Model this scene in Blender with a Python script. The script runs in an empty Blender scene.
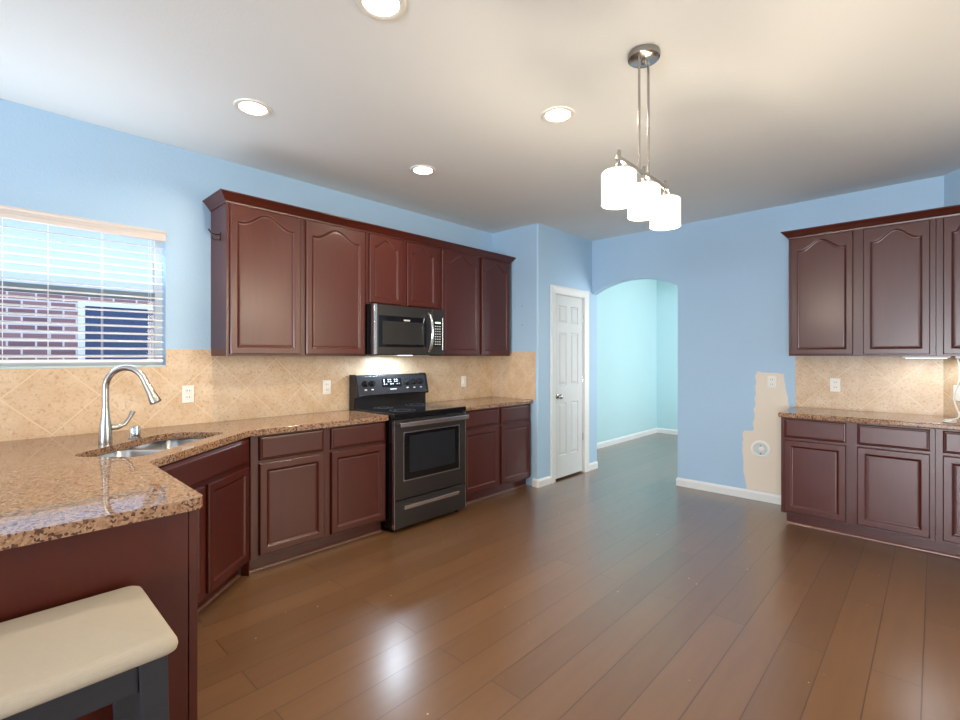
import bpy, bmesh, math, random
from mathutils import Vector, Matrix
random.seed(4)
SC = bpy.context.scene
COL = SC.collection
PI = math.pi

# ------------------------------------------------------------------ camera
CAM_H = 1.372
TH = math.atan2(455, 479)
cam = bpy.data.cameras.new('camera')
cam.sensor_width = 36.0
cam.lens = 479.0 / 960.0 * 36.0
cam.shift_y = -4.2 / 960.0
cam.clip_start = 0.05
cam_ob = bpy.data.objects.new('camera', cam)
COL.objects.link(cam_ob)
cam_ob.location = (0, 0, CAM_H)
cam_ob.rotation_euler = (PI / 2, 0, TH - PI / 2)
SC.camera = cam_ob

# ------------------------------------------------------------------ world, daylight and fill lamps, exposure
world = bpy.data.worlds.new('world')
SC.world = world
world.use_nodes = True
wn = world.node_tree
bg = wn.nodes['Background']
sky = wn.nodes.new('ShaderNodeTexSky')
sky.sky_type = 'NISHITA'
sky.sun_disc = False
sky.sun_elevation = math.radians(48)
sky.sun_rotation = math.radians(200)
wn.links.new(sky.outputs[0], bg.inputs[0])
bg.inputs[1].default_value = 0.65


def area(name, loc, rot, sx, sy, power, color):
    l = bpy.data.lights.new(name, 'AREA')
    l.shape = 'RECTANGLE'
    l.size, l.size_y = sx, sy
    l.energy = power
    l.color = color
    o = bpy.data.objects.new(name, l)
    COL.objects.link(o)
    o.location = loc
    o.rotation_euler = rot
    return o


# area lamps added for daylight and warm fill; the unseen walls have no windows
area('daylight_rear', (-6.95, -0.9, 1.45), (0, -PI / 2 - 0.20, 0), 1.9, 3.2, 900, (0.93, 0.95, 1.0))  # unseen stand-in for daylight from behind, tilted up to lift the ceiling
area('warm_fill_side', (3.3, -4.55, 1.75), (PI / 2, 0, 0), 1.6, 1.5, 70, (1.0, 0.84, 0.64))  # unseen warm fill added for sheen on the cabinet doors
area('warm_fill_right', (4.14, -2.6, 1.55), (0, PI / 2, 0), 1.7, 2.6, 105, (1.0, 0.77, 0.50))  # added warm fill on a windowless wall, for the glow on the wall cabinets
area('daylight_sink', (0.05, 3.60, 1.75), (-PI / 2 - 0.6, 0, 0), 1.5, 0.7, 20, (0.76, 0.88, 1.0))  # extra window light added inside the blinds, tilted up to brighten the ceiling
area('daylight_hall', (6.9, 0.45, 1.5), (PI / 2, 0, 0), 2.2, 1.8, 85, (1.0, 0.98, 0.96))  # unseen stand-in for hall daylight, in front of a solid wall

SC.view_settings.view_transform = 'Standard'
SC.view_settings.look = 'None'
SC.view_settings.gamma = 1
SC.view_settings.use_curve_mapping = False
SC.view_settings.exposure = 0.15
SC.cycles.sample_clamp_indirect = 2.0
SC.cycles.blur_glossy = 1.0
SC.cycles.caustics_reflective = False
SC.cycles.caustics_refractive = False


# ------------------------------------------------------------------ materials
def srgb(r, g, b):
    f = lambda c: (c / 255 / 12.92) if c / 255 <= 0.04045 else ((c / 255 + 0.055) / 1.055) ** 2.4
    return (f(r), f(g), f(b), 1)


class NT:
    def __init__(self, name):
        self.m = bpy.data.materials.new(name)
        self.m.use_nodes = True
        self.t = self.m.node_tree
        self.b = self.t.nodes['Principled BSDF']
        self.out = self.t.nodes['Material Output']
        self._obj = None

    def n(self, kind, **kw):
        x = self.t.nodes.new('ShaderNode' + kind)
        for k, v in kw.items():
            setattr(x, k, v)
        return x

    def l(self, a, b):
        self.t.links.new(a, b)

    def obj(self):
        if not self._obj:
            self._obj = self.n('TexCoord').outputs['Object']
        return self._obj

    def mapped(self, scale=(1, 1, 1), loc=(0, 0, 0)):
        m = self.n('Mapping')
        m.inputs['Scale'].default_value = scale
        m.inputs['Location'].default_value = loc
        self.l(self.obj(), m.inputs['Vector'])
        return m.outputs[0]

    def noise(self, scale, detail=3, vec=None, rough=0.5):
        x = self.n('TexNoise')
        x.inputs['Scale'].default_value = scale
        x.inputs['Detail'].default_value = detail
        x.inputs['Roughness'].default_value = rough
        self.l(vec or self.obj(), x.inputs['Vector'])
        return x.outputs['Fac']

    def ramp(self, fac, stops):
        r = self.n('ValToRGB')
        e = r.color_ramp.elements
        while len(e) < len(stops):
            e.new(0.5)
        for i, (p, c) in enumerate(stops):
            e[i].position = p
            e[i].color = c
        self.l(fac, r.inputs[0])
        return r.outputs[0]

    def mix(self, fac, a, b, blend='MIX'):
        x = self.n('Mix', data_type='RGBA', blend_type=blend)
        for s, v in ((x.inputs[0], fac), (x.inputs[6], a), (x.inputs[7], b)):
            if hasattr(v, 'links') or isinstance(v, bpy.types.NodeSocket):
                self.l(v, s)
            else:
                s.default_value = v
        return x.outputs[2]

    def math(self, op, a, b=None, c=None):
        x = self.n('Math', operation=op)
        for i, v in enumerate((a, b, c)):
            if v is None:
                continue
            if isinstance(v, bpy.types.NodeSocket):
                self.l(v, x.inputs[i])
            else:
                x.inputs[i].default_value = v
        return x.outputs[0]

    def bump(self, h, strength=0.2, dist=0.01, prev=None):
        x = self.n('Bump')
        x.inputs['Strength'].default_value = strength
        x.inputs['Distance'].default_value = dist
        self.l(h, x.inputs['Height'])
        if prev is not None:
            self.l(prev, x.inputs['Normal'])
        self.l(x.outputs[0], self.b.inputs['Normal'])
        return x.outputs[0]

    def set(self, color=None, rough=None, metal=None, coat=None, coat_rough=None, spec=None):
        B = self.b.inputs
        if color is not None:
            if isinstance(color, bpy.types.NodeSocket):
                self.l(color, B['Base Color'])
            else:
                B['Base Color'].default_value = color
        if rough is not None:
            if isinstance(rough, bpy.types.NodeSocket):
                self.l(rough, B['Roughness'])
            else:
                B['Roughness'].default_value = rough
        if metal is not None:
            B['Metallic'].default_value = metal
        if coat is not None:
            B['Coat Weight'].default_value = coat
        if coat_rough is not None:
            B['Coat Roughness'].default_value = coat_rough
        if spec is not None:
            B['Specular IOR Level'].default_value = spec
        return self


def simple(name, color, rough=0.5, metal=0.0, **kw):
    t = NT(name)
    # gentle tone variation keeps every surface procedural
    f = t.noise(9, 3)
    c2 = tuple(min(1, c * 0.93) for c in color[:3]) + (1,)
    t.set(t.mix(f, color, c2), rough, metal, **kw)
    return t.m


def paint(name, color, rough=0.55, bump=0.25):
    t = NT(name)
    f = t.noise(1.6, 2)
    c2 = tuple(c * 0.95 for c in color[:3]) + (1,)
    t.set(t.mix(f, color, c2), rough, spec=0.35)
    t.bump(t.noise(70, 4, rough=0.6), bump, 0.006)
    return t.m


M = {}
M['blue'] = paint('blue_wall_paint', srgb(168, 199, 224), 0.45, 0.3)
M['aqua'] = paint('aqua_hall_paint', srgb(180, 214, 220), 0.5, 0.2)
M['ceiling'] = paint('ceiling_paint', srgb(233, 237, 236), 0.8, 0.15)
M['bare'] = paint('bare_plaster', srgb(226, 216, 200), 0.7, 0.2)
M['white_trim'] = simple('white_trim_paint', srgb(222, 226, 226), 0.35)
M['door_white'] = simple('white_door_paint', srgb(204, 210, 212), 0.4)
M['plastic'] = simple('white_plastic', srgb(236, 234, 226), 0.35)
M['hole'] = simple('dark_slot', srgb(40, 38, 36), 0.6)
M['nickel'] = simple('brushed_nickel', (0.50, 0.485, 0.46, 1), 0.26, 1.0)
M['chrome'] = simple('chrome', (0.8, 0.8, 0.8, 1), 0.08, 1.0)
M['bronze'] = simple('dark_bronze', srgb(70, 60, 55), 0.35, 0.9)
M['steel'] = simple('sink_steel', (0.70, 0.71, 0.72, 1), 0.3, 1.0)
M['slate_steel'] = simple('black_stainless', (0.080, 0.075, 0.075, 1), 0.30, 0.85)
M['panel_steel'] = simple('control_panel_steel', (0.16, 0.16, 0.17, 1), 0.22, 0.9)
M['steel_bright'] = simple('bright_stainless', (0.72, 0.73, 0.75, 1), 0.22, 1.0)
M['black_glass'] = simple('black_glass', (0.006, 0.007, 0.009, 1), 0.05, 0.0)
M['black_gloss'] = simple('black_enamel', (0.010, 0.010, 0.012, 1), 0.18, 0.0)
M['oven_window'] = simple('oven_window_glass', (0.016, 0.020, 0.026, 1), 0.12, 0.0)
M['mw_window'] = simple('microwave_window_mesh', (0.016, 0.016, 0.016, 1), 0.3, 0.0)
M['mark'] = simple('pale_marking', srgb(200, 205, 210), 0.5)
M['grey_mark'] = simple('grey_burner_print', srgb(70, 72, 76), 0.4)
M['badge'] = simple('silver_badge', srgb(205, 205, 205), 0.4, 0.3)
M['vinyl'] = simple('white_vinyl', srgb(235, 238, 240), 0.4)
M['slat'] = simple('white_blind_slat', srgb(238, 240, 242), 0.4)
M['charcoal_wood'] = None


def wood(name, c1, c2, rough, coat, axis='z', grain=1.0, spec=0.5):
    t = NT(name)
    sc = {'z': (14, 14, 1.1), 'x': (1.1, 14, 14)}[axis]
    v = t.mapped(sc)
    f = t.noise(3.0 * grain, 5, v, 0.6)
    f2 = t.noise(2.2, 2)
    col = t.mix(t.math('MULTIPLY', f, 0.8), c1, c2)
    t.set(t.mix(t.math('MULTIPLY', f2, 0.35), col, c2), rough, coat=coat, coat_rough=0.24, spec=spec)
    t.bump(f, 0.04, 0.002)
    return t.m


M['cherry'] = wood('cherry_stained_wood', srgb(80, 24, 11), srgb(54, 16, 8), 0.38, 0.34, spec=0.35)
M['cherry_edge'] = wood('cherry_quarter_round', srgb(122, 82, 68), srgb(98, 62, 50), 0.4, 0.3, 'x')
M['charcoal_wood'] = wood('charcoal_stained_wood', srgb(42, 44, 49), srgb(28, 29, 33), 0.5, 0.0, 'x', 2.0)


def granite():
    t = NT('brown_granite')
    v = t.n('TexVoronoi')
    v.inputs['Scale'].default_value = 140
    t.l(t.obj(), v.inputs['Vector'])
    sep = t.n('SeparateColor')
    t.l(v.outputs['Color'], sep.inputs[0])
    c = t.ramp(sep.outputs[0], [(0.0, srgb(50, 36, 30)), (0.17, srgb(70, 50, 38)), (0.24, srgb(130, 94, 68)),
                                (0.5, srgb(160, 126, 98)), (0.8, srgb(178, 146, 116)), (1.0, srgb(142, 106, 80))])
    big = t.noise(18, 4)
    c = t.mix(t.math('MULTIPLY', big, 0.45), c, srgb(124, 90, 72), 'MIX')
    t.set(c, 0.045, spec=0.6)
    return t.m


M['granite'] = granite()


def tile(name, ax, a0, border=None):
    """12 inch travertine laid on the diagonal; ax = horizontal world axis, (a0, z0) = a grout crossing."""
    t = NT(name)
    sep = t.n('SeparateXYZ')
    t.l(t.obj(), sep.inputs[0])
    a = sep.outputs[ax]
    z = sep.outputs[2]
    z0, S = 0.925, 0.30
    da = t.math('SUBTRACT', a, a0)
    dz = t.math('SUBTRACT', z, z0)
    u = t.math('MULTIPLY', t.math('ADD', da, dz), 0.70711)
    w = t.math('MULTIPLY', t.math('SUBTRACT', da, dz), 0.70711)
    pu = t.math('ABSOLUTE', t.math('SUBTRACT', t.math('MODULO', t.math('ADD', u, 30 * S + S / 2), S), S / 2))
    pw = t.math('ABSOLUTE', t.math('SUBTRACT', t.math('MODULO', t.math('ADD', w, 30 * S + S / 2), S), S / 2))
    d = t.math('MINIMUM', pu, pw)
    if border is not None:
        d = t.math('MINIMUM', d, t.math('ABSOLUTE', t.math('SUBTRACT', a, border)))
    g = t.math('LESS_THAN', d, 0.0021)
    # each tile its own tone
    fu = t.math('FLOOR', t.math('DIVIDE', t.math('ADD', u, 30 * S), S))
    fw = t.math('FLOOR', t.math('DIVIDE', t.math('ADD', w, 30 * S), S))
    comb = t.n('CombineXYZ')
    t.l(fu, comb.inputs[0])
    t.l(fw, comb.inputs[1])
    wn_ = t.n('TexWhiteNoise', noise_dimensions='3D')
    t.l(comb.outputs[0], wn_.inputs[0])
    n1 = t.noise(9, 5, rough=0.65)
    n2 = t.noise(70, 4, rough=0.7)
    base = t.ramp(n1, [(0.25, srgb(194, 162, 126)), (0.5, srgb(208, 184, 154)), (0.75, srgb(220, 202, 176))])
    base = t.mix(t.math('MULTIPLY', wn_.outputs[0], 0.28), base, srgb(196, 164, 128))
    spots = t.ramp(n2, [(0.32, (1, 1, 1, 1)), (0.47, (0, 0, 0, 1))])
    base = t.mix(t.math('MULTIPLY', spots, 0.55), base, srgb(150, 112, 78))
    c = t.mix(g, base, srgb(218, 198, 168))
    t.set(c, 0.38, spec=0.45)
    t.bump(t.math('SUBTRACT', 1.0, g), 0.3, 0.002)
    return t.m


M['tile_range'] = tile('travertine_tile_range', 0, 0.30)
M['tile_side'] = tile('travertine_tile_side', 1, 3.318)
M['tile_bar'] = tile('travertine_tile_bar', 1, 0.873)
M['tile_bar_end'] = tile('travertine_tile_bar_end', 1, -0.22)


def floor_mat():
    t = NT('hand_scraped_plank_floor')
    v = t.mapped((1, 1, 1), (0.4, -0.039, 0))
    br = t.n('TexBrick')
    br.offset = 0.37
    br.inputs['Scale'].default_value = 1.0
    br.inputs['Brick Width'].default_value = 1.9
    br.inputs['Row Height'].default_value = 0.165
    br.inputs['Mortar Size'].default_value = 0.003
    br.inputs['Mortar Smooth'].default_value = 0.4
    br.inputs['Color1'].default_value = srgb(120, 87, 57)
    br.inputs['Color2'].default_value = srgb(106, 76, 49)
    br.inputs['Mortar'].default_value = srgb(74, 49, 31)
    t.l(v, br.inputs['Vector'])
    g = t.noise(2.2, 2, t.mapped((1.0, 9, 1)), 0.5)
    c = t.mix(t.math('MULTIPLY', g, 0.5), br.outputs['Color'], srgb(82, 58, 41))
    specks = t.n('TexVoronoi')
    specks.inputs['Scale'].default_value = 7
    t.l(t.obj(), specks.inputs['Vector'])
    sp = t.math('LESS_THAN', specks.outputs['Distance'], 0.03)
    c = t.mix(sp, c, srgb(190, 176, 160))
    rr = 0.28
    t.set(c, rr, spec=0.8, coat=0.7, coat_rough=0.25)
    w = t.noise(1, 1, t.mapped((2.5, 16, 1)))
    hgt = t.math('SUBTRACT', t.math('MULTIPLY', w, 0.35), br.outputs['Fac'])
    t.bump(hgt, 0.22, 0.003)
    return t.m


M['floor'] = floor_mat()


def brick_mat():
    t = NT('outside_brick')
    sep = t.n('SeparateXYZ')
    t.l(t.obj(), sep.inputs[0])
    cm = t.n('CombineXYZ')
    t.l(sep.outputs[0], cm.inputs[0])
    t.l(sep.outputs[2], cm.inputs[1])
    br = t.n('TexBrick')
    br.inputs['Scale'].default_value = 1.0
    br.inputs['Brick Width'].default_value = 0.22
    br.inputs['Row Height'].default_value = 0.085
    br.inputs['Mortar Size'].default_value = 0.009
    br.inputs['Color1'].default_value = srgb(160, 118, 118)
    br.inputs['Color2'].default_value = srgb(120, 84, 90)
    br.inputs['Mortar'].default_value = srgb(214, 208, 206)
    t.l(cm.outputs[0], br.inputs['Vector'])
    t.set(br.outputs['Color'], 0.85)
    return t.m


M['brick'] = brick_mat()
M['siding'] = simple('white_siding', srgb(206, 214, 222), 0.6)
M['lawn'] = simple('outside_gravel', srgb(150, 146, 138), 0.9)
M['outside_pane'] = simple('dark_outside_pane', srgb(60, 78, 112), 0.6, spec=0.1)


def fabric(name, c):
    t = NT(name)
    w1 = t.n('TexWave', wave_type='BANDS', bands_direction='X')
    w1.inputs['Scale'].default_value = 110
    t.l(t.obj(), w1.inputs['Vector'])
    w2 = t.n('TexWave', wave_type='BANDS', bands_direction='Y')
    w2.inputs['Scale'].default_value = 110
    t.l(t.obj(), w2.inputs['Vector'])
    f = t.math('MULTIPLY', w1.outputs['Fac'], w2.outputs['Fac'])
    c2 = tuple(x * 0.8 for x in c[:3]) + (1,)
    n = t.noise(60, 4, t.mapped((1, 5, 1)))
    t.set(t.mix(t.math('MULTIPLY', n, 0.7), c, c2), 0.9, spec=0.2)
    t.bump(f, 0.25, 0.001)
    return t.m


M['linen'] = fabric('beige_linen', srgb(176, 166, 150))


def emit(name, color, strength):
    t = NT(name)
    t.set(color, 0.4)
    t.b.inputs['Emission Color'].default_value = color
    t.b.inputs['Emission Strength'].default_value = strength
    return t.m


M['lens'] = emit('lit_downlight_lens', (1.0, 0.93, 0.80, 1), 9.0)
M['shade'] = emit('lit_opal_glass', (1.0, 0.94, 0.85, 1), 0.33)
M['bulb'] = emit('lit_bulb', (1.0, 0.96, 0.90, 1), 0.62)
M['task_lamp'] = emit('lit_task_lamp', (0.85, 0.93, 1.0, 1), 2.0)
M['led'] = emit('lit_green_digits', (0.75, 0.95, 0.75, 1), 0.6)
M['strip_glow'] = emit('lit_strip_lamp', (0.88, 0.95, 1.0, 1), 2.0)
M['strip_light'] = simple('white_strip_lamp_cover', srgb(240, 240, 236), 0.3)


def glass():
    m = bpy.data.materials.new('window_pane_glass')
    m.use_nodes = True
    t = m.node_tree
    t.nodes.clear()
    o = t.nodes.new('ShaderNodeOutputMaterial')
    mx = t.nodes.new('ShaderNodeMixShader')
    tr = t.nodes.new('ShaderNodeBsdfTransparent')
    tr.inputs[0].default_value = (0.93, 0.96, 0.97, 1)
    gl = t.nodes.new('ShaderNodeBsdfGlossy')
    gl.inputs['Roughness'].default_value = 0.02
    fr = t.nodes.new('ShaderNodeFresnel')
    fr.inputs[0].default_value = 1.45
    t.links.new(fr.outputs[0], mx.inputs[0])
    t.links.new(tr.outputs[0], mx.inputs[1])
    t.links.new(gl.outputs[0], mx.inputs[2])
    t.links.new(mx.outputs[0], o.inputs[0])
    return m


M['glass'] = glass()


# ------------------------------------------------------------------ mesh helpers
class MB:
    def __init__(self):
        self.bm = bmesh.new()

    def box(self, x0, x1, y0, y1, z0, z1, bevel=0.0, seg=2):
        r = bmesh.ops.create_cube(self.bm, size=1.0)
        vs = r['verts']
        for v in vs:
            v.co = Vector((x0 + (v.co.x + .5) * (x1 - x0), y0 + (v.co.y + .5) * (y1 - y0), z0 + (v.co.z + .5) * (z1 - z0)))
        if bevel > 0:
            es = list({e for v in vs for e in v.link_edges})
            bmesh.ops.bevel(self.bm, geom=es, offset=bevel, segments=seg, profile=0.5, affect='EDGES')
        return self

    def loops(self, loops, cap0=True, cap1=True, closed=True):
        rows = [[self.bm.verts.new(p) for p in L] for L in loops]
        n = len(rows[0])
        for a, b in zip(rows, rows[1:]):
            for i in range(n if closed else n - 1):
                j = (i + 1) % n
                try:
                    self.bm.faces.new((a[i], a[j], b[j], b[i]))
                except ValueError:
                    pass
        if cap0:
            self.bm.faces.new(rows[0][::-1])
        if cap1:
            self.bm.faces.new(rows[-1])
        return self

    def prism(self, pts, axis, a0, a1):
        """outline pts (2D) extruded along axis; the 2D pair is the other two axes in xyz order."""
        def P(p, a):
            return {'x': (a, p[0], p[1]), 'y': (p[0], a, p[1]), 'z': (p[0], p[1], a)}[axis]
        return self.loops([[P(p, a0) for p in pts], [P(p, a1) for p in pts]])

    def ring_frame(self, p, d):
        d = Vector(d).normalized()
        u = d.orthogonal().normalized()
        return u, d.cross(u)

    def tube(self, path, r, seg=12, cap=True):
        path = [Vector(p) for p in path]
        rs = r if isinstance(r, (list, tuple)) else [r] * len(path)
        t = (path[1] - path[0]).normalized()
        u = t.orthogonal().normalized()
        L = []
        for i, p in enumerate(path):
            if i == 0:
                d = path[1] - path[0]
            elif i == len(path) - 1:
                d = path[-1] - path[-2]
            else:
                d = (path[i + 1] - path[i]).normalized() + (path[i] - path[i - 1]).normalized()
            d.normalize()
            u = (u - d * u.dot(d)).normalized()
            w = d.cross(u)
            L.append([p + (u * math.cos(2 * PI * k / seg) + w * math.sin(2 * PI * k / seg)) * rs[i] for k in range(seg)])
        return self.loops(L, cap, cap)

    def lathe(self, c, prof, seg=24, axis=(0, 0, 1), cap0=True, cap1=True):
        """prof: (radius, height along axis)"""
        c = Vector(c)
        d = Vector(axis).normalized()
        u = d.orthogonal().normalized()
        w = d.cross(u)
        L = [[c + d * h + (u * math.cos(2 * PI * k / seg) + w * math.sin(2 * PI * k / seg)) * max(r, 1e-4) for k in range(seg)] for r, h in prof]
        return self.loops(L, cap0, cap1)

    def xform(self, m):
        bmesh.ops.transform(self.bm, matrix=m, verts=self.bm.verts)
        return self

    def build(self, name, mat, parent=None, smooth=False, label=None, bevel=0.0, bseg=2):
        bmesh.ops.recalc_face_normals(self.bm, faces=self.bm.faces)
        me = bpy.data.meshes.new(name)
        if smooth:
            for f in self.bm.faces:
                f.smooth = True
            for e in self.bm.edges:
                if len(e.link_faces) == 2 and e.calc_face_angle(0) > math.radians(38):
                    e.smooth = False
        self.bm.to_mesh(me)
        self.bm.free()
        me.materials.append(M[mat] if isinstance(mat, str) else mat)
        o = bpy.data.objects.new(name, me)
        COL.objects.link(o)
        if parent is not None:
            o.parent = parent
        if label:
            o['label'] = label
        if bevel > 0:
            b = o.modifiers.new('soft_edge', 'BEVEL')
            b.width = bevel
            b.segments = bseg
            b.limit_method = 'ANGLE'
            b.angle_limit = math.radians(35)
        return o


def tag(o, label, cat, group=None):
    o['label'] = label
    o['category'] = cat
    if group:
        o['group'] = group
    return o


def thing(name, label, cat, loc=(0, 0, 0), rotz=0.0, group=None):
    o = bpy.data.objects.new(name, None)
    COL.objects.link(o)
    o.location = loc
    o.rotation_euler = (0, 0, rotz)
    o.empty_display_size = 0.1
    return tag(o, label, cat, group)


def struct(o):
    o['kind'] = 'structure'
    return o


def copy_tree(o, parent=None):
    c = o.copy()
    COL.objects.link(c)
    if parent is not None:
        c.parent = parent
    for ch in list(o.children):
        copy_tree(ch, c)
    return c


# ------------------------------------------------------------------ room shell
H = 2.757        # ceiling
YW = 3.645       # range wall
XB = 5.12        # back wall with the arch
XS = 4.035       # pantry side wall
YD = 3.0         # pantry door wall
AL = (5.12, -0.05)
AD = Vector((-math.cos(math.radians(38)), -math.sin(math.radians(38)), 0))
A2 = Vector((AL[0], AL[1], 0)) + AD * 1.15
XR, YR = -7.0, -4.6

struct(MB().box(XR - .2, 9.2, YR - .2, 4.0, -0.08, 0).build('floor', 'floor'))
struct(MB().box(XR - .2, 9.2, YR - .2, 4.0, H, H + 0.12).build('ceiling', 'ceiling'))

WX0, WX1, WZ0, WZ1 = -0.75, 0.855, 1.303, 2.186
b = MB()
b.box(XR - .2, WX0, YW, YW + .16, 0, H).box(WX1, 5.23, YW, YW + .16, 0, H)
b.box(WX0, WX1, YW, YW + .16, 0, WZ0).box(WX0, WX1, YW, YW + .16, WZ1, H)
struct(b.build('wall_range', 'blue'))

# pantry walls with a rounded outside corner and a door opening
DX0, DX1, DZ = 4.335, 4.937, 2.06
b = MB()
rc = 0.018
arc = [(XS + rc - rc * math.cos(a), YD + rc - rc * math.sin(a)) for a in [PI / 2 * k / 5 for k in range(6)]]
b.prism([(XS, YW)] + arc + [(DX0, YD), (DX0, YD + .11), (XS + .11, YD + .11), (XS + .11, YW)], 'z', 0, H)
b.box(DX1, 5.235, YD, YD + .11, 0, H)
b.box(DX0, DX1, YD, YD + .11, DZ, H)
struct(b.build('wall_pantry', 'blue'))

# back wall with the arched opening
y0, y1 = 1.975, 3.0
zs, zc = 2.115, 2.246
ym, hw = (y0 + y1) / 2, (y1 - y0) / 2
R = (hw * hw + (zc - zs) ** 2) / (2 * (zc - zs))
aa = math.asin(hw / R)
archpts = [(ym - R * math.sin(a), zc - R + R * math.cos(a)) for a in [aa - 2 * aa * k / 28 for k in range(29)]]
# outline in (y, z): start low right of the arch, up the wall, and round the arch
pts = [(AL[1] - .02, 0), (y0, 0)] + [(2 * ym - p[0], p[1]) for p in archpts][::-1] if False else None
outline = [(AL[1] - .02, 0), (y0, 0)]
outline += [(y, z) for y, z in sorted(archpts)]
outline += [(y1 + .02, zs), (y1 + .02, H), (AL[1] - .02, H)]
back = struct(MB().prism(outline, 'x', XB, XB + .112).build('wall_back', 'blue'))

# angled wall past the bar, and the rest of the room
perp = Vector((-AD.y, AD.x, 0))
if perp.x < 0:
    perp = -perp
p0, p1 = Vector((AL[0], AL[1], 0)), A2
struct(MB().prism([(p.x, p.y) for p in (p0, p1, p1 + perp * .11, p0 + perp * .11)], 'z', 0, H).build('wall_angled', 'blue'))
struct(MB().box(A2.x, A2.x + .11, YR, A2.y, 0, H).build('wall_right', 'blue'))
struct(MB().box(XR - .12, XR, YR, YW, 0, H).build('wall_behind', 'blue'))
struct(MB().box(XR, A2.x + .11, YR - .12, YR, 0, H).build('wall_side', 'blue'))

# hall beyond the arch
b = MB().box(5.235, 8.5, 3.615, 3.73, 0, H)
struct(b.build('wall_hall', 'aqua'))
struct(MB().box(8.4, 8.52, 0.3, 3.615, 0, H).build('wall_hall_end', 'aqua'))
struct(MB().box(5.232, 8.4, 0.28, 0.4, 0, H).build('wall_hall_side', 'aqua'))


def baseboard(name, pts, h=0.085, t=0.014):
    """pts: wall line in plan, board on the left-hand side of travel."""
    P = [Vector((x, y)) for x, y in pts]
    prof = [(0, 0), (t, 0), (t, h - .022), (t * .55, h - .006), (t * .3, h), (0, h)]
    rows = []
    for i, p in enumerate(P):
        ns = []
        if i > 0:
            d = (P[i] - P[i - 1]).normalized()
            ns.append(Vector((-d.y, d.x)))
        if i < len(P) - 1:
            d = (P[i + 1] - P[i]).normalized()
            ns.append(Vector((-d.y, d.x)))
        n = ns[0] if len(ns) == 1 else (ns[0] + ns[1]) / (1 + ns[0].dot(ns[1]))
        rows.append([(p.x + n.x * o, p.y + n.y * o, z) for o, z in prof])
    return struct(MB().loops(rows).build(name, 'white_trim'))


baseboard('baseboard_back', [(XB, 0.93), (XB, y0), (XB + .112, y0)])
# board wraps the rounded pantry corner: travel so that the room is on the left
arcb = [(x, y) for x, y in arc]
baseboard('baseboard_pantry', [(4.262, YD)] + arcb[::-1] + [(XS, 3.065)], 0.085)
baseboard('baseboard_pantry_end', [(5.235, YD), (5.020, YD)])
baseboard('baseboard_hall', [(8.4, 0.42), (8.4, 3.615), (5.24, 3.615)])

# pantry door
door = struct(bpy.data.objects.new('door_1', None))
COL.objects.link(door)
door['label'] = 'white six panel pantry door with satin knob'
door.location = (4.344, YD + .012, 0)
DW, Z0, Z1 = 0.583, 0.022, 2.045
b = MB()
b.box(0, DW, 0.011, 0.035, Z0, Z1)
st = 0.095
xs = [(st, DW / 2 - .045), (DW / 2 + .045, DW - st)]
zsn = [(0.26, 0.85), (1.04, 1.63), (1.735, 1.93)]
b.box(0, st, 0, 0.012, Z0, Z1).box(DW - st, DW, 0, 0.012, Z0, Z1)
b.box(DW / 2 - .045, DW / 2 + .045, 0.0003, 0.012, Z0, Z1)
for a, c in ((Z0, 0.26), (0.85, 1.04), (1.63, 1.735), (1.93, Z1)):
    b.box(st, DW - st, 0.0, 0.012, a, c)
for xa, xb in xs:
    for za, zb in zsn:
        def rect(i, y):
            return [(xa + i, y, za + i), (xb - i, y, za + i), (xb - i, y, zb - i), (xa + i, y, zb - i)]
        b.loops([rect(0, 0.0), rect(0.008, 0.0108), rect(0.016, 0.0108), rect(0.036, 0.003)], False, True)
b.build('door_slab', 'door_white', door)
b = MB()
kx, kz = 0.062, 0.925
b.lathe((kx, 0, kz), [(0.031, 0.0), (0.031, -.006), (0.024, -.010)], 20, (0, 1, 0))
b.lathe((kx, 0, kz), [(0.011, -.008), (0.011, -.03), (0.024, -.036), (0.029, -.05), (0.024, -.063), (0.012, -.069)], 20, (0, 1, 0))
b.build('door_knob', 'nickel', door, True)
for z in (0.42, 1.09, 1.80):
    MB().box(DW - .002, DW + .011, -.006, .012, z - .045, z + .045, .003).build('hinge', 'nickel', door)
b = MB()   # casing and jamb
cw = 0.082
for sgn, xa in ((1, -.009), (-1, DW + .009)):
    def prof(z, e=0):
        return None
prof = [(0, 0), (0, -.014), (cw * .55, -.019), (cw * .8, -.024), (cw, -.022), (cw, 0)]
zin, ztop = 2.055, 2.055 + cw
yb = -.0125
L = []
for (x, sx, z, sz) in ((-.010, -1, 0, 0), (-.010, -1, zin, 1), (DW + .010, 1, zin, 1), (DW + .010, 1, 0, 0)):
    L.append([(x + sx * o, yb + d, z + sz * o) for o, d in prof])
b.loops(L)
b.build('door_casing', 'white_trim', door)
b = MB()
b.box(-.0092, -.003, -.012, .097, 0, 2.057).box(DW + .003, DW + .0092, -.012, .097, 0, 2.057).box(-.0092, DW + .0092, -.012, .097, 2.048, 2.0575)
b.build('door_jamb', 'white_trim', door)
# dark pantry floor and back so the gap under the door reads dark
struct(MB().box(XS + .11, 5.235, YW - .01, YW, 0, H).build('wall_pantry_back', 'blue'))
struct(MB().box(5.125, 5.235, YD + .11, YW - .01, 0, H).build('wall_pantry_far', 'aqua'))

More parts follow.
